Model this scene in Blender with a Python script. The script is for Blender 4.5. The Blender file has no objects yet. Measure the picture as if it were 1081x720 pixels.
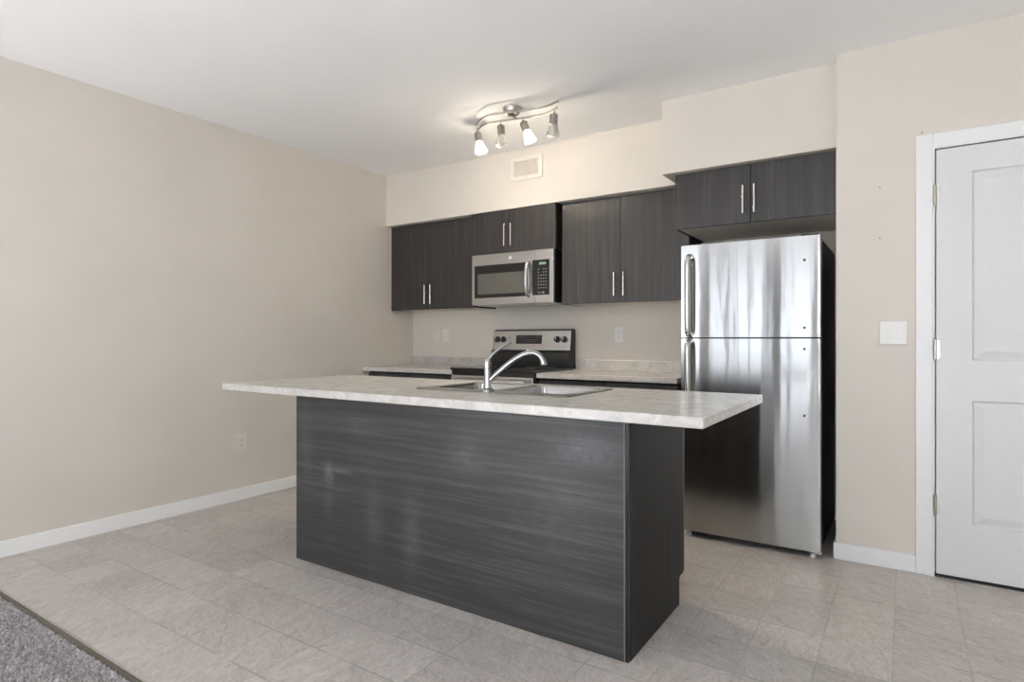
import bpy, bmesh, math, random
import numpy as np
from mathutils import Vector, Matrix

random.seed(7)
PI = math.pi
scene = bpy.context.scene
COL = scene.collection

# ------------------------------------------------------------------ camera
H = 2.647            # ceiling height
cam_d = bpy.data.cameras.new('camera')
cam = bpy.data.objects.new('camera', cam_d)
COL.objects.link(cam)
cam.location = (0, 0, 1.153)
cam.rotation_euler = (PI / 2, 0, math.radians(33.4))
cam_d.sensor_fit = 'HORIZONTAL'
cam_d.sensor_width = 36
cam_d.lens = 36 * 630 / 1081
cam_d.shift_y = -1.9 / 1081
cam_d.clip_start = 0.02
scene.camera = cam

# ------------------------------------------------------------------ light
scene.view_settings.view_transform = 'Standard'
scene.view_settings.look = 'None'
scene.view_settings.gamma = 1
scene.view_settings.use_curve_mapping = False
scene.view_settings.exposure = 0.25
scene.cycles.max_bounces = 12
scene.cycles.diffuse_bounces = 8
scene.cycles.glossy_bounces = 5
scene.cycles.caustics_reflective = False
scene.cycles.caustics_refractive = False
scene.cycles.sample_clamp_indirect = 25
scene.cycles.use_denoising = True

world = bpy.data.worlds.new('world')
scene.world = world
world.use_nodes = True
wbg = world.node_tree.nodes['Background']
wbg.inputs['Color'].default_value = (0.75, 0.85, 1.0, 1)
wbg.inputs['Strength'].default_value = 1.0


def window_light(name, loc, rot, sx, sy, power, col):
    l = bpy.data.lights.new(name, 'AREA')
    l.shape = 'RECTANGLE'
    l.size, l.size_y = sx, sy
    l.energy = power
    l.color = col
    o = bpy.data.objects.new(name, l)
    COL.objects.link(o)
    o.location = loc
    o.rotation_euler = rot
    return o


YR = -2.9           # rear wall (behind the camera)
XE = 2.2            # wall on the far right
DAY = (0.93, 0.965, 1.0)
# daylight outside the openings; outermost rear windows and side window are added for light
WIN = [(-3.92, -2.92, 0.06, 2.40), (-2.78, -1.66, 0.06, 2.40), (-1.38, -0.92, 0.06, 2.40), (-0.8, 0.9, 0.06, 2.40)]
WPOW = [8.0, 4.6, 4.6, 19.0]
for i, (x0, x1, z0, z1) in enumerate(WIN):
    window_light('daylight', ((x0 + x1) / 2, YR - 0.16, (z0 + z1) / 2), (PI / 2, 0, 0),
                 x1 - x0, z1 - z0, WPOW[i] * (x1 - x0) * (z1 - z0), DAY)
EWIN = (-2.4, -0.2, 0.75, 2.40)
window_light('daylight', (XE + 0.16, (EWIN[0] + EWIN[1]) / 2, (EWIN[2] + EWIN[3]) / 2), (PI / 2, 0, PI / 2),
             EWIN[1] - EWIN[0], EWIN[3] - EWIN[2], 4 * (EWIN[1] - EWIN[0]) * (EWIN[3] - EWIN[2]), DAY)
sun_d = bpy.data.lights.new('sun', 'SUN')
sun_d.energy = 116.0
sun_d.angle = math.radians(0.6)
sun_d.color = (0.95, 1.0, 1.045)
sun = bpy.data.objects.new('sun', sun_d)
COL.objects.link(sun)
sun.location = (0, YR - 3, 5)
sun.rotation_euler = (math.radians(90 - 52), 0, math.radians(-4))   # high sun from behind the camera: falls on the carpet inside the windows
BULB_W = (9.0, 1.9)        # the two lit bulbs of the ceiling fixture


# ------------------------------------------------------------------ materials
class NT:
    def __init__(self, name):
        self.m = bpy.data.materials.new(name)
        self.m.use_nodes = True
        self.t = self.m.node_tree
        self.b = self.t.nodes['Principled BSDF']

    def n(self, kind, **kw):
        nd = self.t.nodes.new(kind)
        for k, v in kw.items():
            setattr(nd, k, v)
        return nd

    def l(self, a, b):
        self.t.links.new(a, b)

    def coords(self, kind='Object', scale=(1, 1, 1), loc=(0, 0, 0), rot=(0, 0, 0)):
        tc = self.n('ShaderNodeTexCoord')
        mp = self.n('ShaderNodeMapping')
        mp.inputs['Scale'].default_value = scale
        mp.inputs['Location'].default_value = loc
        mp.inputs['Rotation'].default_value = rot
        self.l(tc.outputs[kind], mp.inputs['Vector'])
        return mp.outputs['Vector']

    def noise(self, vec, scale=1, detail=4, rough=0.5, dist=0):
        nd = self.n('ShaderNodeTexNoise')
        nd.inputs['Scale'].default_value = scale
        nd.inputs['Detail'].default_value = detail
        nd.inputs['Roughness'].default_value = rough
        nd.inputs['Distortion'].default_value = dist
        self.l(vec, nd.inputs['Vector'])
        return nd.outputs['Fac']

    def ramp(self, fac, stops):
        r = self.n('ShaderNodeValToRGB')
        el = r.color_ramp.elements
        while len(el) < len(stops):
            el.new(0.5)
        for e, (p, c) in zip(el, stops):
            e.position = p
            e.color = (c[0], c[1], c[2], 1) if not isinstance(c, (int, float)) else (c, c, c, 1)
        self.l(fac, r.inputs['Fac'])
        return r.outputs['Color']

    def math(self, op, a, b=None, clamp=False):
        m = self.n('ShaderNodeMath', operation=op)
        m.use_clamp = clamp
        for i, v in enumerate((a, b)):
            if v is None:
                continue
            if isinstance(v, (int, float)):
                m.inputs[i].default_value = v
            else:
                self.l(v, m.inputs[i])
        return m.outputs[0]

    def mix(self, fac, a, b, blend='MIX'):
        m = self.n('ShaderNodeMix', data_type='RGBA', blend_type=blend)
        for sock, v in ((m.inputs[0], fac), (m.inputs[6], a), (m.inputs[7], b)):
            if isinstance(v, (int, float)):
                sock.default_value = v
            elif isinstance(v, tuple):
                sock.default_value = (*v, 1)
            else:
                self.l(v, sock)
        return m.outputs[2]

    def bump(self, h, strength=0.2, dist=0.002):
        b = self.n('ShaderNodeBump')
        b.inputs['Strength'].default_value = strength
        b.inputs['Distance'].default_value = dist
        self.l(h, b.inputs['Height'])
        self.l(b.outputs['Normal'], self.b.inputs['Normal'])
        return b

    def set(self, **kw):
        names = dict(color='Base Color', rough='Roughness', metal='Metallic', spec='Specular IOR Level',
                     aniso='Anisotropic', anirot='Anisotropic Rotation', coat='Coat Weight', coatr='Coat Roughness',
                     trans='Transmission Weight', ior='IOR', emis='Emission Color', emis_s='Emission Strength', alpha='Alpha')
        for k, v in kw.items():
            s = self.b.inputs[names[k]]
            if isinstance(v, tuple):
                s.default_value = (*v, 1)
            elif isinstance(v, (int, float)):
                s.default_value = v
            else:
                self.l(v, s)
        return self


def plain(name, color, rough=0.5, metal=0.0, spec=0.5, var=0.04, vscale=40):
    t = NT(name)
    f = t.noise(t.coords('Object'), vscale, 3)
    lo = tuple(c * (1 - var) for c in color)
    hi = tuple(min(1, c * (1 + var)) for c in color)
    t.set(color=t.ramp(f, [(0.3, lo), (0.7, hi)]), rough=rough, metal=metal, spec=spec)
    return t.m


def paint(name, color, rough=0.75, blot=0.03):
    t = NT(name)
    v = t.coords('Object')
    f = t.noise(v, 1.6, 3, 0.55)
    lo = tuple(c * (1 - blot) for c in color)
    hi = tuple(min(1, c * (1 + blot)) for c in color)
    t.set(color=t.ramp(f, [(0.3, lo), (0.7, hi)]), rough=rough, spec=0.25)
    t.bump(t.noise(v, 260, 3), 0.08, 0.001)
    return t.m


def laminate(name, base, light, horiz=False, smudge=False):
    t = NT(name)
    if horiz:
        v1 = t.coords('Object', (1.6, 60, 60)); v2 = t.coords('Object', (5, 260, 260)); v3 = t.coords('Object', (0.7, 16, 16))
    else:
        v1 = t.coords('Object', (60, 60, 1.6)); v2 = t.coords('Object', (260, 260, 5)); v3 = t.coords('Object', (16, 16, 0.7))
    a = t.noise(v1, 1, 4, 0.6, 0.15)
    b = t.noise(v2, 1, 3, 0.6)
    c = t.noise(v3, 1, 3, 0.5)
    s = t.math('ADD', t.math('MULTIPLY', a, 0.45), t.math('ADD', t.math('MULTIPLY', b, 0.3), t.math('MULTIPLY', c, 0.25)))
    dark = tuple(x * 0.55 for x in base)
    col = t.ramp(s, [(0.34, dark), (0.5, base), (0.66, light)])
    if smudge:
        # scuffs and wipe marks on the panel, each with a place of its own
        v = t.coords('Object')
        sep = t.n('ShaderNodeSeparateXYZ'); t.l(v, sep.inputs[0])
        nz = t.noise(v, 22, 4, 0.6)
        tot = None
        for (cx, cz, rx, rz, amt) in ((-2.345, 0.503, 0.07, 0.010, 0.5), (-2.425, 0.487, 0.028, 0.042, 0.62), (-2.400, 0.455, 0.015, 0.03, 0.3), (-2.42, 0.36, 0.03, 0.10, 0.18), (-0.98, 0.74, 0.14, 0.06, 0.40),
                                      (-2.60, 0.62, 0.05, 0.16, 0.22), (-2.1, 0.30, 0.05, 0.15, 0.2), (-1.86, 0.28, 0.05, 0.18, 0.22),
                                      (-1.55, 0.66, 0.1, 0.1, 0.2), (-1.1, 0.5, 0.2, 0.2, 0.2), (-2.2, 0.73, 0.12, 0.05, 0.16)):
            dx = t.math('DIVIDE', t.math('SUBTRACT', sep.outputs[0], cx + 1.747), rx)
            dz = t.math('DIVIDE', t.math('SUBTRACT', sep.outputs[2], cz), rz)
            d = t.math('ADD', t.math('MULTIPLY', dx, dx), t.math('MULTIPLY', dz, dz))
            g = t.math('MULTIPLY', t.math('EXPONENT', t.math('MULTIPLY', d, -1.0)), amt)
            tot = g if tot is None else t.math('ADD', tot, g)
        fac = t.math('MULTIPLY', tot, t.math('MULTIPLY', nz, 1.1), True)
        col = t.mix(fac, col, (0.25, 0.255, 0.26))
    t.set(color=col, rough=0.38, spec=0.5)
    t.bump(b, 0.12, 0.0006)
    return t.m


def countertop_mat():
    t = NT('laminate_counter')
    v = t.coords('Object')
    wv = t.noise(t.coords('Object', (1, 1, 1), (3, 1, 0), (0, 0, 0.6)), 5, 5, 0.6, 0.8)
    cloud = t.noise(v, 14, 5, 0.65, 0.6)
    vein = t.math('ABSOLUTE', t.math('SUBTRACT', wv, 0.5))
    c1 = t.ramp(cloud, [(0.3, (0.43, 0.41, 0.385)), (0.55, (0.53, 0.512, 0.488)), (0.75, (0.60, 0.585, 0.565))])
    vm = t.ramp(vein, [(0.0, 0.6), (0.03, 0.0)])
    col = t.mix(vm, c1, (0.39, 0.37, 0.345))
    speck = t.ramp(t.noise(v, 190, 2), [(0.36, 0.45), (0.44, 0.0)])
    col = t.mix(speck, col, (0.43, 0.41, 0.385))
    t.set(color=col, rough=0.24, spec=0.5)
    t.bump(t.noise(v, 320, 2), 0.03, 0.0006)
    return t.m


def stainless(name, base=0.62, rough=0.2, wavy=0.0, aniso=0.75, rot=0.25):
    t = NT(name)
    v = t.coords('Object', (3, 3, 900) if rot else (900, 900, 3))
    f = t.noise(v, 1, 2)
    t.set(color=t.ramp(f, [(0.3, (base * 0.94, base * 0.935, base * 0.92)), (0.7, (base * 1.04, base * 1.035, base * 1.02))]),
          metal=1.0, rough=rough, aniso=aniso, anirot=rot)
    tg = t.n('ShaderNodeTangent', direction_type='RADIAL', axis='Z')
    t.l(tg.outputs[0], t.b.inputs['Tangent'])
    if wavy:
        w1 = t.noise(t.coords('Object', (9.0, 1.0, 0.25)), 1, 1.5, 0.4)
        w2 = t.noise(t.coords('Object', (16.0, 1.0, 4.0)), 1, 1, 0.4)
        w = t.math('ADD', w1, t.math('MULTIPLY', w2, 0.16))
        t.bump(w, 1.0, wavy)
    return t.m


def floor_mat():
    T = 0.2285
    t = NT('vinyl_tile')
    tc = t.n('ShaderNodeTexCoord')
    mp = t.n('ShaderNodeMapping')
    mp.inputs['Location'].default_value = (0.495 / T, -1.0 / T + 4, 0)
    mp.inputs['Scale'].default_value = (1 / T, 1 / T, 1 / T)
    t.l(tc.outputs['Object'], mp.inputs['Vector'])
    uv = mp.outputs['Vector']
    sep = t.n('ShaderNodeSeparateXYZ'); t.l(uv, sep.inputs[0])
    # merge some neighbours so the printed layout is not a plain grid
    fx = t.math('FRACT', sep.outputs[0]); fy = t.math('FRACT', sep.outputs[1])
    ix = t.math('FLOOR', sep.outputs[0]); iy = t.math('FLOOR', sep.outputs[1])
    cx = t.n('ShaderNodeCombineXYZ'); t.l(ix, cx.inputs[0]); t.l(iy, cx.inputs[1])
    wn = t.n('ShaderNodeTexWhiteNoise', noise_dimensions='2D'); t.l(cx.outputs[0], wn.inputs['Vector'])
    rnd = wn.outputs['Value']
    # veins: direction turned per tile
    vr = t.n('ShaderNodeVectorRotate', rotation_type='Z_AXIS')
    t.l(tc.outputs['Object'], vr.inputs['Vector'])
    t.l(t.math('ADD', 0.25, t.math('MULTIPLY', rnd, 1.3)), vr.inputs['Angle'])
    m2 = t.n('ShaderNodeMapping'); m2.inputs['Scale'].default_value = (8, 20, 1)
    t.l(vr.outputs[0], m2.inputs['Vector'])
    off = t.n('ShaderNodeVectorMath', operation='ADD'); t.l(m2.outputs[0], off.inputs[0]); t.l(wn.outputs['Color'], off.inputs[1])
    streak = t.noise(off.outputs[0], 1.0, 7, 0.66, 1.9)
    cloud = t.noise(tc.outputs['Object'], 3.2, 4, 0.55, 0.4)
    hue = t.noise(tc.outputs['Object'], 1.3, 2)
    c = t.ramp(streak, [(0.32, (0.29, 0.265, 0.245)), (0.45, (0.435, 0.405, 0.38)), (0.55, (0.485, 0.455, 0.428)), (0.70, (0.60, 0.568, 0.537))])
    c = t.mix(0.28, c, t.ramp(cloud, [(0.3, (0.44, 0.415, 0.39)), (0.7, (0.56, 0.535, 0.505))]))
    c = t.mix(t.math('MULTIPLY', hue, 0.25), c, (0.52, 0.465, 0.425))
    m3 = t.n('ShaderNodeMapping'); m3.inputs['Scale'].default_value = (11, 24, 1)
    t.l(vr.outputs[0], m3.inputs['Vector'])
    of3 = t.n('ShaderNodeVectorMath', operation='ADD'); t.l(m3.outputs[0], of3.inputs[0]); t.l(wn.outputs['Color'], of3.inputs[1])
    cn = t.noise(of3.outputs[0], 1.0, 4, 0.6, 1.4)
    ridge = t.math('ABSOLUTE', t.math('SUBTRACT', cn, 0.5))
    ridge2 = t.math('ABSOLUTE', t.math('SUBTRACT', cn, 0.56))
    c = t.mix(t.ramp(ridge, [(0.0, 0.42), (0.035, 0.0)]), c, (0.30, 0.275, 0.255))
    c = t.mix(t.ramp(ridge2, [(0.0, 0.40), (0.03, 0.0)]), c, (0.66, 0.63, 0.60))
    tone = t.math('ADD', 0.89, t.math('MULTIPLY', rnd, 0.17))
    tn = t.n('ShaderNodeCombineXYZ')
    for i in range(3):
        t.l(tone, tn.inputs[i])
    c = t.mix(1.0, c, tn.outputs[0], 'MULTIPLY')
    # grout: thin darker line, broken up
    ex = t.math('MINIMUM', fx, t.math('SUBTRACT', 1.0, fx))
    ey = t.math('MINIMUM', fy, t.math('SUBTRACT', 1.0, fy))
    gx = t.ramp(ex, [(0.0, 1.0), (0.022, 0.0)])
    gy = t.ramp(ey, [(0.0, 1.0), (0.022, 0.0)])
    brk = t.ramp(t.noise(tc.outputs['Object'], 4.5, 3), [(0.36, 0.12), (0.6, 0.85)])
    g = t.math('MULTIPLY', t.math('MAXIMUM', t.math('MULTIPLY', gx, 0.6), gy), brk)
    c = t.mix(t.math('MULTIPLY', g, 0.9), c, (0.20, 0.185, 0.17))
    rg = t.ramp(streak, [(0.3, 0.30), (0.7, 0.42)])
    t.set(color=c, rough=rg, spec=0.45)
    hgt = t.math('SUBTRACT', streak, t.math('MULTIPLY', g, 0.7))
    t.bump(hgt, 0.4, 0.0015)
    return t.m


def glass_shade_mat(name, tint):
    t = NT(name)
    out = t.t.nodes['Material Output']
    tr = t.n('ShaderNodeBsdfTransparent'); tr.inputs[0].default_value = (0.93, 0.93, 0.92, 1)
    gl = t.n('ShaderNodeBsdfGlossy'); gl.inputs['Roughness'].default_value = 0.2
    tl = t.n('ShaderNodeBsdfTranslucent'); tl.inputs[0].default_value = (*tint, 1)
    df = t.n('ShaderNodeBsdfDiffuse'); df.inputs[0].default_value = (0.85, 0.84, 0.81, 1)
    m0 = t.n('ShaderNodeMixShader'); m0.inputs[0].default_value = 0.5
    t.l(tl.outputs[0], m0.inputs[1]); t.l(df.outputs[0], m0.inputs[2])
    m1 = t.n('ShaderNodeMixShader')
    rib = t.ramp(t.noise(t.coords('Object', (60, 60, 12)), 1, 2), [(0.35, 0.35), (0.65, 0.6)])
    t.l(rib, m1.inputs[0])
    t.l(tr.outputs[0], m1.inputs[1]); t.l(m0.outputs[0], m1.inputs[2])
    lw = t.n('ShaderNodeLayerWeight'); lw.inputs[0].default_value = 0.12
    m2 = t.n('ShaderNodeMixShader'); t.l(lw.outputs['Fresnel'], m2.inputs[0])
    t.l(m1.outputs[0], m2.inputs[1]); t.l(gl.outputs[0], m2.inputs[2])
    t.l(m2.outputs[0], out.inputs['Surface'])
    return t.m


def emit(name, color, s):
    t = NT(name)
    t.set(color=(0.8, 0.8, 0.8), emis=color, emis_s=s, rough=0.4)
    return t.m


WALLC = (0.655, 0.612, 0.552)
lam_shaded = laminate('dark_laminate_shaded', (0.015, 0.0145, 0.014), (0.026, 0.025, 0.0245))  # darkened copy of the laminate: the end panel's shade is in its colour
lam_shaded.node_tree.nodes['Principled BSDF'].inputs['Roughness'].default_value = 0.5
lam_shaded.node_tree.nodes['Principled BSDF'].inputs['Specular IOR Level'].default_value = 0.2
M = dict(
    wall=paint('wall_paint', WALLC),
    wallrear=paint('wall_paint_grey', (0.20, 0.20, 0.20)),  # rear wall darkened to give the refrigerator's reflection contrast
    ceiling=paint('ceiling_paint', (0.88, 0.88, 0.875), 0.85, 0.012),
    trim=plain('trim_white', (0.75, 0.75, 0.75), 0.4, var=0.01),
    base=plain('baseboard_white', (0.86, 0.86, 0.845), 0.4, var=0.01),
    door=plain('door_white', (0.645, 0.65, 0.655), 0.42, var=0.01),
    lam=laminate('dark_laminate', (0.033, 0.0295, 0.0275), (0.070, 0.063, 0.059)),
    lamh=laminate('dark_laminate_horizontal', (0.034, 0.034, 0.035), (0.076, 0.076, 0.078), True, True),
    lamshaded=lam_shaded,
    lamedge=plain('laminate_edge_grey', (0.20, 0.20, 0.20), 0.4),
    melamine=plain('melamine_cream', (0.76, 0.71, 0.62), 0.5, var=0.02),
    counter=countertop_mat(),
    steel=stainless('stainless_brushed', 0.56, 0.26, 0, 0.6, 0.25),
    fridge=stainless('stainless_fridge_door', 0.47, 0.125, 0.0018, 1.0, 0.25),
    sinksteel=stainless('stainless_sink', 0.42, 0.22, 0, 0.4, 0.25),
    nickel=plain('brushed_nickel', (0.44, 0.415, 0.38), 0.30, 1.0, var=0.05, vscale=200),
    handle=plain('satin_nickel_pull', (0.72, 0.70, 0.67), 0.24, 1.0, var=0.03),
    chrome=plain('chrome', (0.38, 0.38, 0.385), 0.13, 1.0, var=0.01),
    black=plain('black_enamel', (0.012, 0.012, 0.012), 0.28, var=0.1),
    blackglass=plain('black_glass', (0.010, 0.010, 0.011), 0.07, var=0.05),
    fridgeside=plain('dark_grey_enamel', (0.030, 0.029, 0.029), 0.42, var=0.08),
    mesh=plain('oven_window_mesh', (0.105, 0.10, 0.088), 0.22, var=0.06, vscale=300),
    plastic=plain('white_plastic', (0.72, 0.715, 0.685), 0.35, var=0.01),
    ivory=plain('ivory_plastic', (0.68, 0.67, 0.60), 0.35, var=0.01),
    slot=plain('dark_slot', (0.04, 0.04, 0.04), 0.6),
    vent=plain('vent_cream', (0.70, 0.655, 0.59), 0.45, var=0.02),
    cover=paint('painted_cover', tuple(c * 1.04 for c in WALLC)),
    ventin=plain('vent_inside', (0.50, 0.44, 0.36), 0.7),
    strip=plain('bronze_strip', (0.10, 0.088, 0.065), 0.4, var=0.08),
    carpet=plain('carpet_backing', (0.42, 0.40, 0.40), 0.95, var=0.3, vscale=120),
    floor=floor_mat(),
    grey=plain('light_grey_plastic', (0.55, 0.55, 0.55), 0.4),
    mark=plain('pale_print', (0.16, 0.16, 0.16), 0.5),
    green=emit('green_display', (0.10, 0.75, 0.25), 0.5),
    bulb=emit('lit_bulb', (1.0, 0.93, 0.82), 28.0),
    bulboff=plain('unlit_bulb', (0.86, 0.85, 0.80), 0.3, var=0.01),
    shade=glass_shade_mat('glass_shade', (0.95, 0.92, 0.86)),
)


# ------------------------------------------------------------------ mesh helpers
class MB:
    def __init__(self):
        self.bm = bmesh.new()

    def box(self, x0, x1, y0, y1, z0, z1):
        r = bmesh.ops.create_cube(self.bm, size=1)
        for v in r['verts']:
            v.co = Vector(((x0 + x1) / 2 + v.co.x * (x1 - x0), (y0 + y1) / 2 + v.co.y * (y1 - y0), (z0 + z1) / 2 + v.co.z * (z1 - z0)))
        return self

    def cyl(self, p, q, r0, r1=None, n=24):
        p, q = Vector(p), Vector(q)
        r1 = r0 if r1 is None else r1
        d = q - p
        rot = d.to_track_quat('Z', 'Y').to_matrix().to_4x4()
        mat = Matrix.Translation((p + q) / 2) @ rot
        bmesh.ops.create_cone(self.bm, cap_ends=True, segments=n, radius1=r0, radius2=r1, depth=d.length, matrix=mat)
        return self

    def sphere(self, c, r, s=(1, 1, 1), n=20):
        bmesh.ops.create_uvsphere(self.bm, u_segments=n, v_segments=max(8, n // 2), radius=r,
                                  matrix=Matrix.Translation(c) @ Matrix.Diagonal((*s, 1)))
        return self

    def lathe(self, prof, origin, axis=(0, 0, 1), n=32, close=False):
        q = Vector(axis).to_track_quat('Z', 'Y').to_matrix()
        o = Vector(origin)
        rings = []
        for r, z in prof:
            rings.append([self.bm.verts.new(o + q @ Vector((r * math.cos(2 * PI * k / n), r * math.sin(2 * PI * k / n), z))) for k in range(n)])
        for a, b in zip(rings[:-1], rings[1:]):
            for k in range(n):
                self.bm.faces.new((a[k], a[(k + 1) % n], b[(k + 1) % n], b[k]))
        if close:
            self.bm.faces.new(list(reversed(rings[0])))
            self.bm.faces.new(rings[-1])
        return self

    def tube(self, pts, r, n=14, flat=1.0):
        pts = [Vector(p) for p in pts]
        rad = r if isinstance(r, (list, tuple)) else [r] * len(pts)
        rings = []
        ref = None
        for i, p in enumerate(pts):
            d = (pts[min(i + 1, len(pts) - 1)] - pts[max(i - 1, 0)]).normalized()
            if ref is None:
                ref = Vector((0, 0, 1)) if abs(d.z) < 0.9 else Vector((1, 0, 0))
            u = (ref - d * ref.dot(d)).normalized()
            ref = u
            w = d.cross(u)
            rings.append([self.bm.verts.new(p + (u * math.cos(2 * PI * k / n) * flat + w * math.sin(2 * PI * k / n)) * rad[i]) for k in range(n)])
        for a, b in zip(rings[:-1], rings[1:]):
            for k in range(n):
                self.bm.faces.new((a[k], a[(k + 1) % n], b[(k + 1) % n], b[k]))
        self.bm.faces.new(list(reversed(rings[0])))
        self.bm.faces.new(rings[-1])
        return self

    def prism_x(self, prof, x0, x1):
        a = [self.bm.verts.new((x0, y, z)) for y, z in prof]
        b = [self.bm.verts.new((x1, y, z)) for y, z in prof]
        n = len(prof)
        for i in range(n):
            self.bm.faces.new((a[i], a[(i + 1) % n], b[(i + 1) % n], b[i]))
        self.bm.faces.new(list(reversed(a)))
        self.bm.faces.new(b)
        return self

    def prism_z(self, prof, z0, z1):
        a = [self.bm.verts.new((x, y, z0)) for x, y in prof]
        b = [self.bm.verts.new((x, y, z1)) for x, y in prof]
        n = len(prof)
        for i in range(n):
            self.bm.faces.new((a[i], a[(i + 1) % n], b[(i + 1) % n], b[i]))
        self.bm.faces.new(list(reversed(a)))
        self.bm.faces.new(b)
        return self

    def grid_slab(self, xs, ys, keep, z0, z1):
        """a slab made of the cells keep(i, j) of a grid: one closed surface with clean holes"""
        V = {}

        def vert(i, j, k):
            if (i, j, k) not in V:
                V[(i, j, k)] = self.bm.verts.new((xs[i], ys[j], (z0, z1)[k]))
            return V[(i, j, k)]
        nx, ny = len(xs) - 1, len(ys) - 1
        K = lambda i, j: 0 <= i < nx and 0 <= j < ny and keep(i, j)
        for i in range(nx):
            for j in range(ny):
                if not keep(i, j):
                    continue
                self.bm.faces.new((vert(i, j, 1), vert(i + 1, j, 1), vert(i + 1, j + 1, 1), vert(i, j + 1, 1)))
                self.bm.faces.new((vert(i, j + 1, 0), vert(i + 1, j + 1, 0), vert(i + 1, j, 0), vert(i, j, 0)))
                for (di, dj, p, q) in ((-1, 0, (i, j + 1), (i, j)), (1, 0, (i + 1, j), (i + 1, j + 1)), (0, -1, (i, j), (i + 1, j)), (0, 1, (i + 1, j + 1), (i, j + 1))):
                    if not K(i + di, j + dj):
                        self.bm.faces.new((vert(*p, 0), vert(*q, 0), vert(*q, 1), vert(*p, 1)))
        return self

    def build(self, name, mat, parent=None, bevel=0.0, seg=2, smooth=False):
        bmesh.ops.recalc_face_normals(self.bm, faces=self.bm.faces)
        off = WORLD.get(parent.name, Vector((0, 0, 0))) if parent else Vector((0, 0, 0))
        me = bpy.data.meshes.new(name)
        self.bm.to_mesh(me)
        self.bm.free()
        if off.length:
            me.transform(Matrix.Translation(-off))
        me.materials.append(mat)
        o = bpy.data.objects.new(name, me)
        COL.objects.link(o)
        if parent:
            o.parent = parent
            WORLD[o.name] = off
        if smooth or bevel:
            for p in me.polygons:
                p.use_smooth = True
            try:
                me.set_sharp_from_angle(angle=math.radians(35))
            except Exception:
                pass
        if bevel:
            b = o.modifiers.new('edge', 'BEVEL')
            b.width = bevel
            b.segments = seg
            b.limit_method = 'ANGLE'
            b.angle_limit = math.radians(40)
            b.harden_normals = True
        return o


WORLD = {}


def thing(name, loc, label, cat, group=None):
    o = bpy.data.objects.new(name, None)
    COL.objects.link(o)
    o.location = loc
    WORLD[o.name] = Vector(loc)
    return tag(o, label, cat, group)


def tag(o, label, cat, group=None, kind=None):
    o['label'] = label
    o['category'] = cat
    if group:
        o['group'] = group
    if kind:
        o['kind'] = kind
    return o


def struct(o, label=None):
    o['kind'] = 'structure'
    if label:
        o['label'] = label
        o['category'] = label.split()[-1] if False else o.name.split('_')[0].split('.')[0]
    return o


def catmull(P, n=8):
    P = [Vector(p) for p in P]
    out = []
    for i in range(len(P) - 1):
        p0, p1, p2, p3 = P[max(i - 1, 0)], P[i], P[i + 1], P[min(i + 2, len(P) - 1)]
        for k in range(n):
            t = k / n
            out.append(0.5 * ((2 * p1) + (p2 - p0) * t + (2 * p0 - 5 * p1 + 4 * p2 - p3) * t * t + (3 * p1 - p0 - 3 * p2 + p3) * t ** 3))
    out.append(P[-1])
    return out


# ------------------------------------------------------------------ room shell
XL, YB = -3.99, 4.305          # left wall and back wall faces
YD, XR = 3.561, -0.305         # face of the wall with the door, its left end
CARPET_Y = 0.985
DX0, DX1, DZ = 0.118, 0.938, 2.078   # door opening

struct(MB().box(XL - 0.1, XE + 0.1, CARPET_Y, YB + 0.1, -0.08, 0).build('floor', M['floor']), 'beige stone-look vinyl tile floor of the kitchen')
struct(MB().box(XL - 0.1, XE + 0.1, YR - 0.1, CARPET_Y, -0.08, -0.005).build('floor_carpet', M['carpet']), 'grey carpet floor in front of the vinyl tiles')
struct(MB().box(XL - 0.1, XE + 0.1, YR - 0.1, YB + 0.1, H, H + 0.1).build('ceiling', M['ceiling']), 'flat white ceiling over the kitchen')
struct(MB().box(XL - 0.1, XL, YR - 0.1, YB + 0.1, 0, H).build('wall_left', M['wall']), 'blank beige wall left of the island')
struct(MB().box(XL, -0.19, YB, YB + 0.1, 0, H).build('wall_back', M['wall']), 'beige wall behind the range and wall cabinets')
# wall with the door: L-shaped in plan, with a shallow recess that takes the door slab
mb = MB()
mb.prism_z([(XR, YD), (DX0, YD), (DX0, YD + 0.05), (DX0, YB), (XR, YB)], 0, H)
mb.box(DX0, DX1, YD, YB, DZ, H)
mb.box(DX0, DX1, YD + 0.055, YB, 0, DZ)
mb.box(DX1, XE, YD, YB, 0, H)
struct(mb.build('wall_right', M['wall']), 'beige wall between refrigerator recess and white door')
xs = sorted([XL] + [w for W in WIN for w in W[:2]] + [XE])
zs = [0, 0.06, 2.40, H]


def rear_keep(i, j):
    xm, zm = (xs[i] + xs[i + 1]) / 2, (zs[j] + zs[j + 1]) / 2
    return not any(x0 < xm < x1 and z0 < zm < z1 for x0, x1, z0, z1 in WIN)


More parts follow.
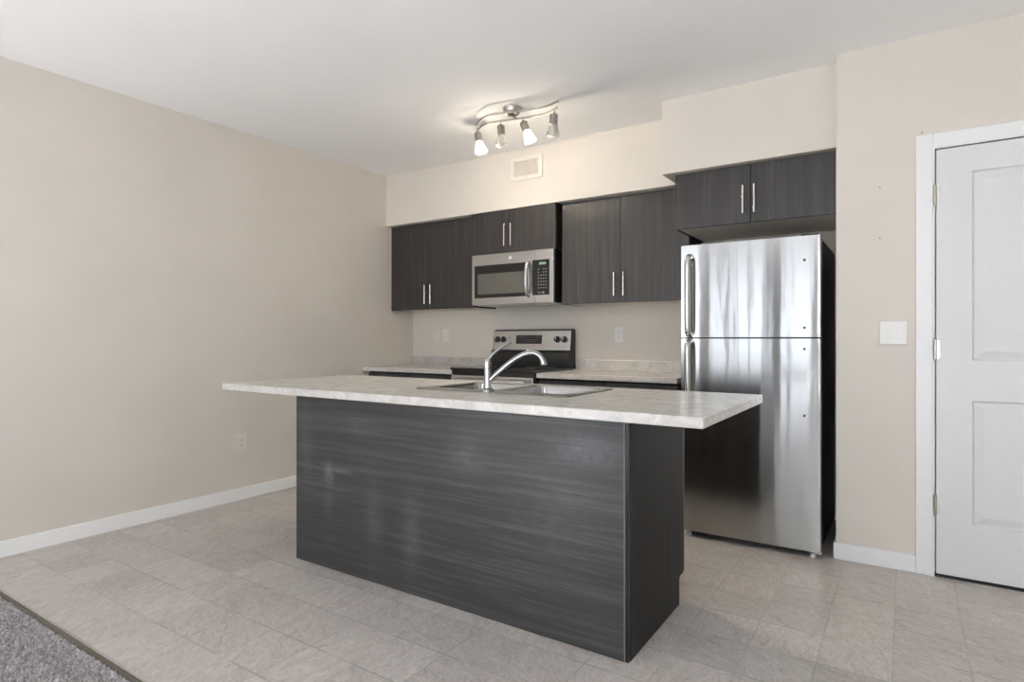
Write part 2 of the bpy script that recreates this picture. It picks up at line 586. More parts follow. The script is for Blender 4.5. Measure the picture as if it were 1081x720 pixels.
o = MB().grid_slab(xs, zs, rear_keep, 0, 0.1).build('wall_rear', M['wallrear'])
o.rotation_euler = (PI / 2, 0, 0)
o.location = (0, YR, 0)
struct(o, 'darkened grey wall with windows opposite the kitchen')
ys2 = [YR, EWIN[0], EWIN[1], YB]
zs2 = [0, EWIN[2], EWIN[3], H]
mb = MB()
for i in range(3):
    for j in range(3):
        if not (i == 1 and j == 1):
            mb.box(XE, XE + 0.1, ys2[i], ys2[i + 1], zs2[j], zs2[j + 1])
struct(mb.build('wall_side', M['wall']), 'beige side wall with an added window')
for k, (x0, x1, z0, z1) in enumerate(WIN):
    mb = MB()
    f = 0.05
    for a in ((x0, x0 + f, z0, z1), (x1 - f, x1, z0, z1), (x0 + f, x1 - f, z0, z0 + f), (x0 + f, x1 - f, z1 - f, z1)):
        mb.box(a[0], a[1], YR - 0.07, YR - 0.02, a[2], a[3])
    for xm, hw in ([], [(-2.51, 0.042), (-2.33, 0.02), (-2.07, 0.032), (-1.77, 0.022)], [], [((x0 + x1) / 2, 0.03)])[k]:
        mb.box(xm - hw, xm + hw, YR - 0.065, YR - 0.025, z0 + f, z1 - f)
    struct(mb.build('window_%d' % (k + 1), M['strip'], bevel=0.003), ['added tall window', 'sliding patio door', 'narrow window', 'added wide window'][k] + ' in the wall opposite the kitchen')  # tall and wide ones are added, unseen, to let in more light
mb = MB()
for a in ((EWIN[0], EWIN[0] + 0.05, EWIN[2], EWIN[3]), (EWIN[1] - 0.05, EWIN[1], EWIN[2], EWIN[3]), (EWIN[0], EWIN[1], EWIN[2], EWIN[2] + 0.05), (EWIN[0], EWIN[1], EWIN[3] - 0.05, EWIN[3]), (-1.93, -1.87, EWIN[2], EWIN[3])):
    mb.box(XE + 0.02, XE + 0.07, *a)
struct(mb.build('window_5', M['trim'], bevel=0.003), 'added window in the side wall')  # unseen, added to light the room from the side

# added slab outside, unseen, keeps the sun off the two middle windows
struct(MB().box(-2.85, -0.86, YR - 2.3, YR - 0.1, 2.50, 2.65).build('ceiling_balcony', M['ceiling']), 'added sun-blocking slab outside the rear windows')

# bulkhead over the cabinets (shallow over the range run, deep over the refrigerator)
SZ = 2.190
mb = MB().prism_z([(XL, 3.950), (-1.28, 3.950), (-1.28, 3.657), (XR, 3.657), (XR, YB), (XL, YB)], SZ, H)
struct(mb.build('wall_soffit', M['wall']), 'beige bulkhead above the wall cabinets')

# baseboards
bprof = lambda t, h: [(0, 0), (t, 0), (t, h - 0.012), (t - 0.005, h), (0, h)]
mb = MB()
mb.box(XL, XL + 0.013, YR, 3.70, 0, 0.086)
struct(mb.build('baseboard_left', M['base'], bevel=0.003), 'white baseboard along the left wall')
mb = MB()
mb.box(XR - 0.012, 0.043, YD - 0.013, YD, 0, 0.088).box(XR - 0.012, XR, YD, YB, 0, 0.088)
struct(mb.build('baseboard_right', M['trim'], bevel=0.003), 'white baseboard between refrigerator recess and door')

# door casing, door
mb = MB()
cz = 2.152
mb.box(0.041, 0.112, YD - 0.017, YD, 0, cz).box(0.944, 1.015, YD - 0.017, YD, 0, cz).box(0.112, 0.944, YD - 0.017, YD, DZ + 0.004, cz)
struct(mb.build('trim_1', M['trim'], bevel=0.004), 'white casing around the door')
mb = MB()
mb.box(0.112, DX0, YD - 0.012, YD + 0.05, 0, DZ + 0.004).box(DX1, 0.944, YD - 0.012, YD + 0.05, 0, DZ + 0.004).box(DX0, DX1, YD - 0.012, YD + 0.05, DZ, DZ + 0.004)
struct(mb.build('trim_2', M['trim']), 'white door jamb')
struct(MB().box(DX0, DX1, YD - 0.005, YD + 0.055, 0, 0.006).build('trim_3', M['slot']), 'dark strip added as the shade under the door')  # dark strip in place of the shade in the door gap

d0, d1 = 0.1245, 0.932
dz0, dz1 = 0.017, 2.072
yf = YD - 0.008


def door_slab():
    bm = bmesh.new()
    px = [d0, 0.263, d1 - 0.139, d1]
    pz = [dz0, 0.270, 0.862, 1.052, 1.950, dz1]
    V = [[bm.verts.new((x, yf, z)) for z in pz] for x in px]
    for i in range(3):
        for j in range(5):
            q = [V[i][j], V[i + 1][j], V[i + 1][j + 1], V[i][j + 1]]
            if i == 1 and j in (1, 3):
                # moulded panel: step in, flat, raise to the field
                x0, x1, z0, z1 = px[1], px[2], pz[j], pz[j + 1]
                last = q
                for ins, dep in ((0.007, 0.011), (0.011, 0.0125), (0.042, 0.0035), (0.046, 0.003)):
                    r = [bm.verts.new((x, yf + dep, z)) for x, z in ((x0 + ins, z0 + ins), (x1 - ins, z0 + ins), (x1 - ins, z1 - ins), (x0 + ins, z1 - ins))]
                    for k in range(4):
                        bm.faces.new((last[k], last[(k + 1) % 4], r[(k + 1) % 4], r[k]))
                    last = r
                bm.faces.new(last)
            else:
                bm.faces.new(q)
    b = [bm.verts.new((x, yf + 0.036, z)) for x, z in ((d0, dz0), (d1, dz0), (d1, dz1), (d0, dz1))]
    bm.faces.new(b)
    L = [V[0][j] for j in range(6)]; Rr = [V[3][j] for j in range(6)]
    bm.faces.new(L + [b[3], b[0]])
    bm.faces.new(Rr + [b[2], b[1]])
    bm.faces.new([V[i][0] for i in range(4)] + [b[1], b[0]])
    bm.faces.new([V[i][5] for i in range(4)] + [b[2], b[3]])
    m = MB(); m.bm.free(); m.bm = bm
    return m


door = struct(door_slab().build('door_1', M['door']), 'white two-panel door at the right edge')
WORLD[door.name] = Vector((0, 0, 0))
for z in (1.850, 1.103, 0.350):
    h = MB().cyl((0.1195, YD - 0.021, z - 0.048), (0.1195, YD - 0.021, z + 0.048), 0.0065, n=14)
    for dz in (-0.029, -0.0095, 0.0095, 0.029):
        h.cyl((0.1195, YD - 0.021, z + dz - 0.0012), (0.1195, YD - 0.021, z + dz + 0.0012), 0.0071, n=14)
    h.box(0.1215, 0.139, YD - 0.0105, YD - 0.0075, z - 0.045, z + 0.045)
    h.sphere((0.1195, YD - 0.021, z + 0.05), 0.005, n=10).sphere((0.1195, YD - 0.021, z - 0.05), 0.005, n=10)
    h.build('hinge', M['nickel'], door, smooth=True)
kn = MB().lathe([(0.001, 0), (0.032, 0), (0.031, 0.006), (0.012, 0.010), (0.011, 0.030), (0.022, 0.038), (0.027, 0.050), (0.024, 0.062), (0.001, 0.066)], (0.872, yf, 0.95), (0, -1, 0))
kn.build('knob', M['nickel'], door, smooth=True)

# strip between vinyl and carpet
struct(MB().prism_x([(0.970, -0.008), (0.972, 0.002), (0.979, 0.0045), (0.987, 0.004), (0.992, 0.0012), (0.992, -0.008)], XL + 0.013, XE).build('trim_4', M['strip'], smooth=True), 'bronze strip between vinyl floor and carpet')


# carpet pile
def carpet_pile():
    rng = np.random.default_rng(3)
    x0, x1, y0, y1 = XL + 0.014, -1.2, 0.35, 0.970
    n = 60000
    px = rng.uniform(x0, x1, n); py = rng.uniform(y0, y1, n)
    # a low groove parallel to the strip, where the carpet is tucked over its tack
    groove = np.exp(-((py - 0.926 - 0.006 * np.sin(px * 9)) / 0.011) ** 2)
    clump = 0.5 + 0.5 * np.sin(px * 130 + 3 * np.sin(py * 90)) * np.sin(py * 140 + 2 * np.sin(px * 70))
    hgt = (0.009 + 0.006 * rng.random(n) + 0.004 * clump) * (1 - 0.55 * groove)
    hgt = hgt * np.clip((0.974 - py) / 0.016, 0.5, 1)
    ang = rng.uniform(0, 2 * PI, n)
    lean = rng.uniform(0.1, 0.7, n) * hgt; la = rng.uniform(0, 2 * PI, n)
    w = 0.0016 + 0.0012 * rng.random(n)
    V = np.zeros((n, 4, 3))
    cx, sx = np.cos(ang) * w, np.sin(ang) * w
    V[:, 0] = np.stack([px - cx, py - sx, np.full(n, -0.005)], 1)
    V[:, 1] = np.stack([px + cx, py + sx, np.full(n, -0.005)], 1)
    tx, ty = px + lean * np.cos(la), py + lean * np.sin(la)
    V[:, 2] = np.stack([tx + cx * 0.8, ty + sx * 0.8, hgt - 0.005], 1)
    V[:, 3] = np.stack([tx - cx * 0.8, ty - sx * 0.8, hgt - 0.005], 1)
    me = bpy.data.meshes.new('carpet_pile')
    me.vertices.add(n * 4); me.loops.add(n * 4); me.polygons.add(n)
    me.vertices.foreach_set('co', V.reshape(-1).astype(np.float32))
    me.loops.foreach_set('vertex_index', np.arange(n * 4, dtype=np.int32))
    me.polygons.foreach_set('loop_start', np.arange(0, n * 4, 4, dtype=np.int32))
    me.polygons.foreach_set('loop_total', np.full(n, 4, dtype=np.int32))
    me.update(); me.validate()
    t = NT('carpet_yarn')
    wn = t.n('ShaderNodeTexWhiteNoise', noise_dimensions='3D')
    sn = t.n('ShaderNodeVectorMath', operation='SNAP')
    sn.inputs[1].default_value = (0.009, 0.009, 0.1)
    t.l(t.coords('Object'), sn.inputs[0]); t.l(sn.outputs[0], wn.inputs['Vector'])
    t.set(color=t.ramp(wn.outputs['Value'], [(0.0, (0.30, 0.285, 0.285)), (0.5, (0.50, 0.48, 0.485)), (1.0, (0.70, 0.68, 0.685))]), rough=0.95, spec=0.1)
    me.materials.append(t.m)
    o = bpy.data.objects.new('carpet_pile', me)
    COL.objects.link(o)
    tag(o, 'grey cut carpet pile at the bottom left corner beside the vinyl floor', 'carpet', None, 'stuff')


carpet_pile()


# ------------------------------------------------------------------ cabinets
def bar_pull(door_o, x, yface, z0, z1, horiz=None):
    m = MB()
    yb = yface - 0.030
    if horiz:
        m.cyl((horiz[0], yb, z0), (horiz[1], yb, z0), 0.006, n=16)
        for xx in (horiz[0] + 0.025, horiz[1] - 0.025):
            m.cyl((xx, yb, z0), (xx, yface + 0.001, z0), 0.0045, n=12)
    else:
        m.cyl((x, yb, z0), (x, yb, z1), 0.006, n=16)
        for zz in (z0 + 0.030, z1 - 0.030):
            m.cyl((x, yb, zz), (x, yface + 0.001, zz), 0.0045, n=12)
    return m.build('handle', M['handle'], door_o, smooth=True)


def wall_cabinet(label, x0, x1, yface, z0, z1, split, hx, hz, right_door=None, open_under=False):
    t = thing('wall_cabinet', ((x0 + x1) / 2, YB, z0), label, 'cabinet', 'kitchen wall cabinets')
    m = MB()
    yb, yc = YB - 0.002, yface + 0.020
    m.box(x0, x0 + 0.016, yc, yb, z0, z1).box(x1 - 0.016, x1, yc, yb, z0, z1)
    m.box(x0 + 0.016, x1 - 0.016, yc, yb, z1 - 0.016, z1).box(x0 + 0.016, x1 - 0.016, yb - 0.012, yb, z0 + 0.03, z1 - 0.016)
    m.build('carcass', M['lamshaded'], t)
    MB().box(x0 + 0.016, x1 - 0.016, yc, yb - 0.012, z0 + 0.002, z0 + 0.018).build('bottom_panel', M['melamine'], t)
    g = 0.0016
    for (a, b, hxx) in ((x0 + 0.001, split - g, hx[0]), (split + g, (right_door or x1) - 0.001, hx[1])):
        d = MB().box(a, b, yface, yc - 0.0015, z0 - 0.001, z1 - 0.004).build('door', M['lam'], t, bevel=0.0015)
        bar_pull(d, hxx, yface, hz[0], hz[1])
    return t


wall_cabinet('tall dark wall cabinet beside the left wall, left of the microwave', -3.985, -3.006, 4.010, 1.418, 2.187, -3.513, (-3.554, -3.487), (1.465, 1.634))
wall_cabinet('short dark wall cabinet mounted directly above the microwave', -3.002, -2.206, 3.940, 1.845, 2.188, -2.622, (-2.656, -2.594), (1.893, 2.066))
wall_cabinet('wide dark wall cabinet between the microwave and the refrigerator', -2.188, -1.215, 4.010, 1.418, 2.184, -1.710, (-1.751, -1.678), (1.465, 1.634))
wall_cabinet('wide dark wall cabinet above the stainless refrigerator', -1.210, -0.308, 3.700, 1.842, 2.188, -0.760, (-0.799, -0.736), (1.893, 2.058))


def base_cabinet(label, x0, x1, doors, yface=3.690):
    t = thing('base_cabinet', ((x0 + x1) / 2, YB, 0), label, 'cabinet', 'base cabinets beside the range')
    m = MB()
    yc, yb = yface + 0.02, YB - 0.002
    m.box(x0, x1, yc, yb, 0.10, 0.874)
    m.build('carcass', M['lamshaded'], t)
    MB().box(x0, x1, yc + 0.05, yc + 0.066, 0, 0.10).build('toe_kick', M['lamshaded'], t)
    w = (x1 - x0) / doors
    for k in range(doors):
        a, b = x0 + k * w + 0.0015, x0 + (k + 1) * w - 0.0015
        d = MB().box(a, b, yface, yc - 0.001, 0.104, 0.700).build('door', M['lam'], t, bevel=0.0015)
        bar_pull(d, b - 0.035 if k == 0 else a + 0.035, yface, 0.51, 0.68)
        d = MB().box(a, b, yface, yc - 0.001, 0.704, 0.858).build('drawer', M['lam'], t, bevel=0.0015)
        xm = (a + b) / 2
        bar_pull(d, 0, yface, 0.78, 0, (xm - 0.085, xm + 0.085))


base_cabinet('dark base cabinet left of the range, against the left wall', -3.945, -2.988, 2)
base_cabinet('dark base cabinet between range and refrigerator', -2.206, -1.187, 2)


def back_counter(label, x0, x1, seams=()):
    t = thing('countertop', ((x0 + x1) / 2, YB, 0.875), label, 'countertop', 'countertops beside the range')
    MB().box(x0, x1, 3.660, YB - 0.001, 0.8745, 0.911).build('slab', M['counter'], t, bevel=0.005, seg=3)
    return t


t = back_counter('light marbled countertop left of the range', -3.989, -2.985)
MB().box(-3.989, -3.545, YB - 0.02, YB - 0.001, 0.9105, 0.990).box(-3.541, -2.985, YB - 0.02, YB - 0.001, 0.9105, 0.988).build('backsplash', M['counter'], t, bevel=0.003)
t = back_counter('light marbled countertop between range and refrigerator', -2.207, -1.184)
MB().box(-2.207, -1.184, YB - 0.02, YB - 0.001, 0.9105, 0.990).build('backsplash', M['counter'], t, bevel=0.003)


# ------------------------------------------------------------------ island
isl = thing('kitchen_island', (-1.747, 2.32, 0), 'dark wood-grain kitchen island cabinet under the overhanging countertop', 'kitchen island')
IX0, IX1, IY0, IY1 = -2.674, -0.820, 1.996, 2.640
CZ0, CZ1 = 0.881, 0.917
MB().box(IX0, IX1 - 0.018, IY0, IY0 + 0.016, 0.003, CZ0 - 0.001).build('back_panel', M['lamh'], isl)
MB().box(IX1 - 0.018, IX1 - 0.0155, IY0 - 0.0004, IY0 + 0.016, 0.003, CZ0 - 0.001).build('edge_strip', M['lamedge'], isl)
MB().box(IX1 - 0.0150, IX1 - 0.002, IY0 + 0.005, IY0 + 0.016, 0.0, CZ0 - 0.001).build('filler_strip', M['black'], isl)
mb = MB().prism_x([(IY0 + 0.018, 0), (IY1 - 0.075, 0), (IY1 - 0.075, 0.112), (IY1 - 0.062, 0.122), (IY1 - 0.019, 0.122), (IY1 - 0.019, CZ0 - 0.001), (IY0 + 0.018, CZ0 - 0.001)], IX1 - 0.017, IX1)
mb.build('end_panel', M['lamshaded'], isl, bevel=0.001)
mb = MB().prism_x([(IY0 + 0.018, 0), (IY1 - 0.075, 0), (IY1 - 0.075, 0.122), (IY1 - 0.019, 0.122), (IY1 - 0.019, CZ0 - 0.001), (IY0 + 0.018, CZ0 - 0.001)], IX0, IX0 + 0.017)
mb.build('end_panel', M['lamshaded'], isl, bevel=0.001)
# carcass: open top so the sink bowls hang free
mb = MB()
mb.box(IX0 + 0.018, IX1 - 0.018, IY0 + 0.02, IY1 - 0.020, 0.105, 0.122)
mb.box(IX0 + 0.018, IX1 - 0.018, IY0 + 0.018, IY0 + 0.028, 0.122, CZ0 - 0.002)
mb.box(IX0 + 0.018, IX1 - 0.018, IY1 - 0.037, IY1 - 0.020, 0.85, CZ0 - 0.002)
for x in (-2.20, -1.10):
    mb.box(x - 0.008, x + 0.008, IY0 + 0.028, IY1 - 0.037, 0.122, 0.85)
mb.build('carcass', M['lamshaded'], isl)
MB().box(IX0 + 0.018, IX1 - 0.018, IY1 - 0.091, IY1 - 0.075, 0, 0.105).build('toe_kick', M['lamshaded'], isl)
nd = 4
w = (IX1 - IX0) / nd
for k in range(nd):
    a, b = IX0 + k * w + 0.0015, IX0 + (k + 1) * w - 0.0015
    d = MB().box(a, b, IY1 - 0.018, IY1, 0.126, 0.862).build('door', M['lam'], isl, bevel=0.0015)
    hx = b - 0.035 if k % 2 == 0 else a + 0.035
    m = MB().cyl((hx, IY1 + 0.03, 0.66), (hx, IY1 + 0.03, 0.83), 0.006, n=16)
    for zz in (0.69, 0.80):
        m.cyl((hx, IY1 + 0.03, zz), (hx, IY1 - 0.001, zz), 0.0045, n=12)
    m.build('handle', M['handle'], d, smooth=True)

# island countertop with the sink cut-out
SX0, SX1, SY0, SY1 = -1.957, -1.140, 2.112, 2.612
CX0, CX1, CY0, CY1 = -3.065, -0.508, 1.818, 2.712
xs_ = [CX0, SX0 + 0.02, SX1 - 0.02, CX1]
ys_ = [CY0, SY0 + 0.02, SY1 - 0.02, CY1]
o = MB().grid_slab(xs_, ys_, lambda i, j: not (i == 1 and j == 1), CZ0, CZ1).build('island_countertop', M['counter'], bevel=0.005, seg=3)
tag(o, 'large light marbled countertop overhanging the dark kitchen island', 'countertop')


# sink
def bowl(m, x0, x1, y0, y1, ztop, depth, r=0.05, n=6, taper=0.02):
    def ring(x0, x1, y0, y1, r, z):
        out = []
        for cx, cy, a0 in ((x1 - r, y0 + r, -PI / 2), (x1 - r, y1 - r, 0), (x0 + r, y1 - r, PI / 2), (x0 + r, y0 + r, PI)):
            for k in range(n + 1):
                a = a0 + k / n * PI / 2
                out.append(m.bm.verts.new((cx + r * math.cos(a), cy + r * math.sin(a), z)))
        return out
    rings = [ring(x0, x1, y0, y1, r, ztop)]
    for ins, z in ((0.004, ztop - 0.006), (0.008, ztop - depth * 0.6), (0.014, ztop - depth + 0.03), (0.028, ztop - depth + 0.008), (0.055, ztop - depth)):
        rings.append(ring(x0 + ins, x1 - ins, y0 + ins, y1 - ins, max(r - ins * 0.3, 0.02), z))
    for a, b in zip(rings[:-1], rings[1:]):
        for k in range(len(a)):
            m.bm.faces.new((a[k], a[(k + 1) % len(a)], b[(k + 1) % len(a)], b[k]))
    m.bm.faces.new(rings[-1])
    return rings[0]


sink = thing('kitchen_sink', ((SX0 + SX1) / 2, (SY0 + SY1) / 2, CZ1), 'stainless double-bowl sink set into the island countertop', 'sink')
zr = CZ1 + 0.004
bx = [(SX0 + 0.045, (SX0 + SX1) / 2 - 0.016), ((SX0 + SX1) / 2 + 0.016, SX1 - 0.045)]
by = (SY0 + 0.105, SY1 - 0.035)
m = MB()
loops = [bowl(m, a, b, by[0], by[1], zr, 0.17) for a, b in bx]
# deck with rolled rim: outer loop, filled round the bowls
outer = []
for cx, cy, a0 in ((SX1 - 0.03, SY0 + 0.03, -PI / 2), (SX1 - 0.03, SY1 - 0.03, 0), (SX0 + 0.03, SY1 - 0.03, PI / 2), (SX0 + 0.03, SY0 + 0.03, PI)):
    for k in range(7):
        a = a0 + k / 6 * PI / 2
        outer.append((cx, cy, a))
ro = [m.bm.verts.new((cx + 0.026 * math.cos(a), cy + 0.026 * math.sin(a), zr)) for cx, cy, a in outer]
re_ = [m.bm.verts.new((cx + 0.030 * math.cos(a), cy + 0.030 * math.sin(a), CZ1 + 0.0005)) for cx, cy, a in outer]
edges = []
for L in (ro, *loops):
    for k in range(len(L)):
        e = m.bm.edges.get((L[k], L[(k + 1) % len(L)])) or m.bm.edges.new((L[k], L[(k + 1) % len(L)]))
        edges.append(e)
bmesh.ops.triangle_fill(m.bm, use_beauty=True, use_dissolve=False, edges=edges, normal=(0, 0, 1))
for k in range(len(ro)):
    m.bm.faces.new((ro[k], ro[(k + 1) % len(ro)], re_[(k + 1) % len(ro)], re_[k]))
so = m.build('basin', M['sinksteel'], sink, smooth=True)
for a, b in bx:
    MB().lathe([(0.001, -0.002), (0.018, -0.002), (0.022, 0.0015), (0.038, 0.002), (0.040, 0.0)], ((a + b) / 2, (by[0] + by[1]) / 2, zr - 0.17 + 0.0015)).build('drain', M['chrome'], sink, smooth=True)

# faucet
fb = Vector((-1.568, 2.178, zr))
fa = thing('kitchen_faucet', fb, 'chrome single-lever faucet with curved spout on the sink deck', 'faucet')
MB().lathe([(0.001, 0), (0.030, 0), (0.030, 0.004), (0.024, 0.010), (0.019, 0.014), (0.0165, 0.03), (0.0155, 0.09), (0.0155, 0.112), (0.017, 0.118), (0.017, 0.130), (0.0145, 0.140), (0.009, 0.147), (0.001, 0.149)], fb).build('body', M['chrome'], fa, smooth=True)
ca, sa = math.cos(math.radians(30)), math.sin(math.radians(30))
sp = [(0.010, 0.048), (0.045, 0.080), (0.090, 0.118), (0.135, 0.150), (0.175, 0.168), (0.208, 0.171), (0.233, 0.158), (0.248, 0.134), (0.252, 0.122)]
pts = catmull([fb + Vector((r * ca, r * sa, z)) for r, z in sp], 6)
rr = [0.0125 + 0.005 * (i / len(pts)) ** 3 - 0.002 * (1 - i / len(pts)) * 0 for i in range(len(pts))]
MB().tube(pts, rr, 20).build('spout', M['chrome'], fa, smooth=True)
tip = pts[-1]
MB().cyl(tip + Vector((0, 0, 0.004)), tip + Vector((0.001, 0.001, -0.006)), 0.015, 0.0135, n=20).build('aerator', M['nickel'], fa, smooth=True)
ca2, sa2 = math.cos(math.radians(35)), math.sin(math.radians(35))
lv = [(0.004, 0.140), (0.022, 0.162), (0.048, 0.184), (0.078, 0.205), (0.100, 0.218), (0.106, 0.220)]
pts = catmull([fb + Vector((r * ca2, r * sa2, z)) for r, z in lv], 5)
n_ = len(pts)
rr = [0.0105 - 0.0055 * min(1, i / (n_ * 0.6)) + (0.0022 if i > n_ - 6 else 0) for i in range(n_)]
MB().tube(pts, rr, 14).build('lever', M['chrome'], fa, smooth=True)


# ------------------------------------------------------------------ range
RX0, RX1 = -2.976, -2.216
rng_ = thing('kitchen_range', ((RX0 + RX1) / 2, 3.97, 0), 'black and stainless electric range behind the island, below the microwave', 'range')
MB().box(RX0, RX1, 3.668, 4.285, 0.03, 0.880).build('body', M['black'], rng_, bevel=0.003)
m = MB()
for x in (RX0 + 0.05, RX1 - 0.05):
    for y in (3.72, 4.22):
        m = MB().cyl((x, y, 0), (x, y, 0.031), 0.018, n=14)
        m.build('foot', M['slot'], rng_)
MB().box(RX0 - 0.006, RX1 + 0.006, 3.640, 4.285, 0.9125, 0.932).build('cooktop', M['blackglass'], rng_, bevel=0.004)
MB().box(RX0 + 0.002, RX1 - 0.002, 3.652, 4.27, 0.880, 0.9125).build('front_rail', M['black'], rng_, bevel=0.003)
for (bxx, byy, br) in ((-2.78, 3.80, 0.105), (-2.41, 3.80, 0.085), (-2.78, 4.06, 0.078), (-2.41, 4.06, 0.105)):
    MB().lathe([(br - 0.003, 0), (br - 0.003, 0.0006), (br, 0.0006), (br, 0)], (bxx, byy, 0.932), n=40).build('burner_ring', M['mark'], rng_)
# oven door, window, handle, drawer
od = MB().box(RX0 + 0.004, RX1 - 0.004, 3.640, 3.666, 0.235, 0.876).build('oven_door', M['steel'], rng_, bevel=0.004)
MB().box(RX0 + 0.12, RX1 - 0.12, 3.637, 3.642, 0.40, 0.70).build('oven_window', M['blackglass'], od, bevel=0.003)
m = MB().tube(catmull([(RX0 + 0.05, 3.598, 0.842), (-2.7, 3.588, 0.842), (-2.5, 3.588, 0.842), (RX1 - 0.05, 3.598, 0.842)], 8), 0.013, 16)
for x in (RX0 + 0.062, RX1 - 0.062):
    m.cyl((x, 3.598, 0.842), (x, 3.641, 0.842), 0.010, n=14)
m.build('oven_handle', M['steel'], od, smooth=True)
dr = MB().box(RX0 + 0.004, RX1 - 0.004, 3.644, 3.666, 0.05, 0.228).build('drawer', M['steel'], rng_, bevel=0.004)
# backguard
bg = MB().prism_x([(4.288, 0.931), (4.288, 1.228), (4.274, 1.236), (4.250, 1.236), (4.228, 1.225), (4.204, 1.060), (4.186, 1.050), (4.180, 0.985), (4.192, 0.931)], RX0, RX1).build('backguard', M['black'], rng_, bevel=0.003)
# stainless control face lies on the slope
s0, s1 = Vector((0, 4.204, 1.060)), Vector((0, 4.228, 1.225))
sd = (s1 - s0).normalized()
sn = Vector((0, -sd.z, sd.y))          # out of the slope, towards the room


def on_slope(u, off):                     # u: metres up the slope
    p = s0 + sd * u + sn * off
    return (p.y, p.z)


def slope_plate(x0, x1, u0, u1, t0, t1):
    return MB().prism_x([on_slope(u0, t0), on_slope(u1, t0), on_slope(u1, t1), on_slope(u0, t1)], x0, x1)


slope_plate(RX0 + 0.002, RX1 - 0.004, 0.002, 0.164, -0.001, 0.004).build('control_panel', M['steel'], bg, bevel=0.002)
slope_plate(-2.735, -2.485, 0.055, 0.128, 0.0035, 0.0058).build('display', M['blackglass'], bg, bevel=0.001)
m = MB()
for row, u in enumerate((0.072, 0.088, 0.106, 0.117)):
    x = -2.722
    while x < -2.505:
        wd = random.choice((0.008, 0.012, 0.016))
        if random.random() < 0.75:
            y0, z0 = on_slope(u, 0.0057); y1, z1 = on_slope(u + 0.004, 0.0062)
            m.prism_x([on_slope(u, 0.0057), on_slope(u + 0.0045, 0.0057), on_slope(u + 0.0045, 0.0062), on_slope(u, 0.0062)], x, x + wd)
        x += wd + 0.008
m.build('key_lettering', M['mark'], bg)
for x in (-2.929, -2.868, -2.341, -2.276):
    y, z = on_slope(0.092, 0.003)
    k = MB().lathe([(0.001, 0), (0.026, 0), (0.026, 0.004), (0.021, 0.007), (0.019, 0.026), (0.016, 0.029), (0.001, 0.029)], (x, y, z), sn, close=False)
    ko = k.build('knob', M['black'], bg, smooth=True)
    g = MB().box(x - 0.003, x + 0.003, y - 0.036, y - 0.028, z - 0.002, z + 0.022).build('pointer', M['grey'], ko, bevel=0.001)
slope_plate(-2.805, -2.797, 0.105, 0.113, 0.0035, 0.0048).build('indicator_lamp', M['slot'], bg)

# ------------------------------------------------------------------ microwave
mw = thing('microwave', (-2.601, 4.12, 1.43), 'stainless over-the-range microwave mounted below the short wall cabinet', 'microwave')
WX0, WX1, WZ0, WZ1, WY = -2.987, -2.217, 1.430, 1.842, 3.930
MB().box(WX0 + 0.002, WX1 - 0.001, WY + 0.028, YB - 0.003, WZ0 + 0.004, WZ1).build('housing', M['black'], mw, bevel=0.003)
MB().box(WX0 + 0.03, WX1 - 0.03, WY + 0.035, 4.22, WZ0 - 0.004, WZ0 + 0.005).build('underside_panel', M['grey'], mw)
for x in (-2.85, -2.36):
    MB().cyl((x, 4.05, WZ0 - 0.006), (x, 4.05, WZ0 - 0.003), 0.035, n=24).build('cooktop_lamp', M['plastic'], mw)
wd = MB().box(WX0, -2.388, WY, WY + 0.027, WZ0, WZ1 - 0.002).build('door', M['steel'], mw, bevel=0.003)
MB().box(-2.960, -2.462, WY - 0.0025, WY + 0.002, 1.488, 1.752).build('window_frame', M['blackglass'], wd, bevel=0.002)
MB().box(-2.926, -2.468, WY - 0.0035, WY - 0.001, 1.517, 1.684).build('window_screen', M['mesh'], wd)
hp = catmull([(-2.437, WY + 0.002, 1.490), (-2.437, WY - 0.022, 1.510), (-2.437, WY - 0.038, 1.56), (-2.437, WY - 0.043, 1.622), (-2.437, WY - 0.038, 1.684), (-2.437, WY - 0.022, 1.735), (-2.437, WY + 0.002, 1.755)], 6)
MB().tube(hp, 0.0155, 16).build('handle', M['steel'], wd, smooth=True)
em = MB().cyl((-2.607, WY + 0.001, 1.797), (-2.607, WY - 0.003, 1.797), 0.0145, n=28)
eo = em.build('emblem', M['plastic'], wd, smooth=True)
MB().lathe([(0.0105, 0.0), (0.0105, 0.001), (0.0125, 0.001), (0.0125, 0.0)], (-2.607, WY - 0.003, 1.797), (0, -1, 0), n=28).build('emblem_ring', M['grey'], eo)
cp = MB().box(-2.385, WX1, WY, WY + 0.027, WZ0, WZ1 - 0.002).build('control_panel', M['steel'], mw, bevel=0.003)
kp = MB().box(-2.404, -2.252, WY - 0.003, WY + 0.002, 1.492, 1.762).build('keypad', M['blackglass'], cp, bevel=0.004)
MB().box(-2.345, -2.275, WY - 0.0036, WY - 0.0025, 1.722, 1.744).build('clock_display', M['slot'], kp)
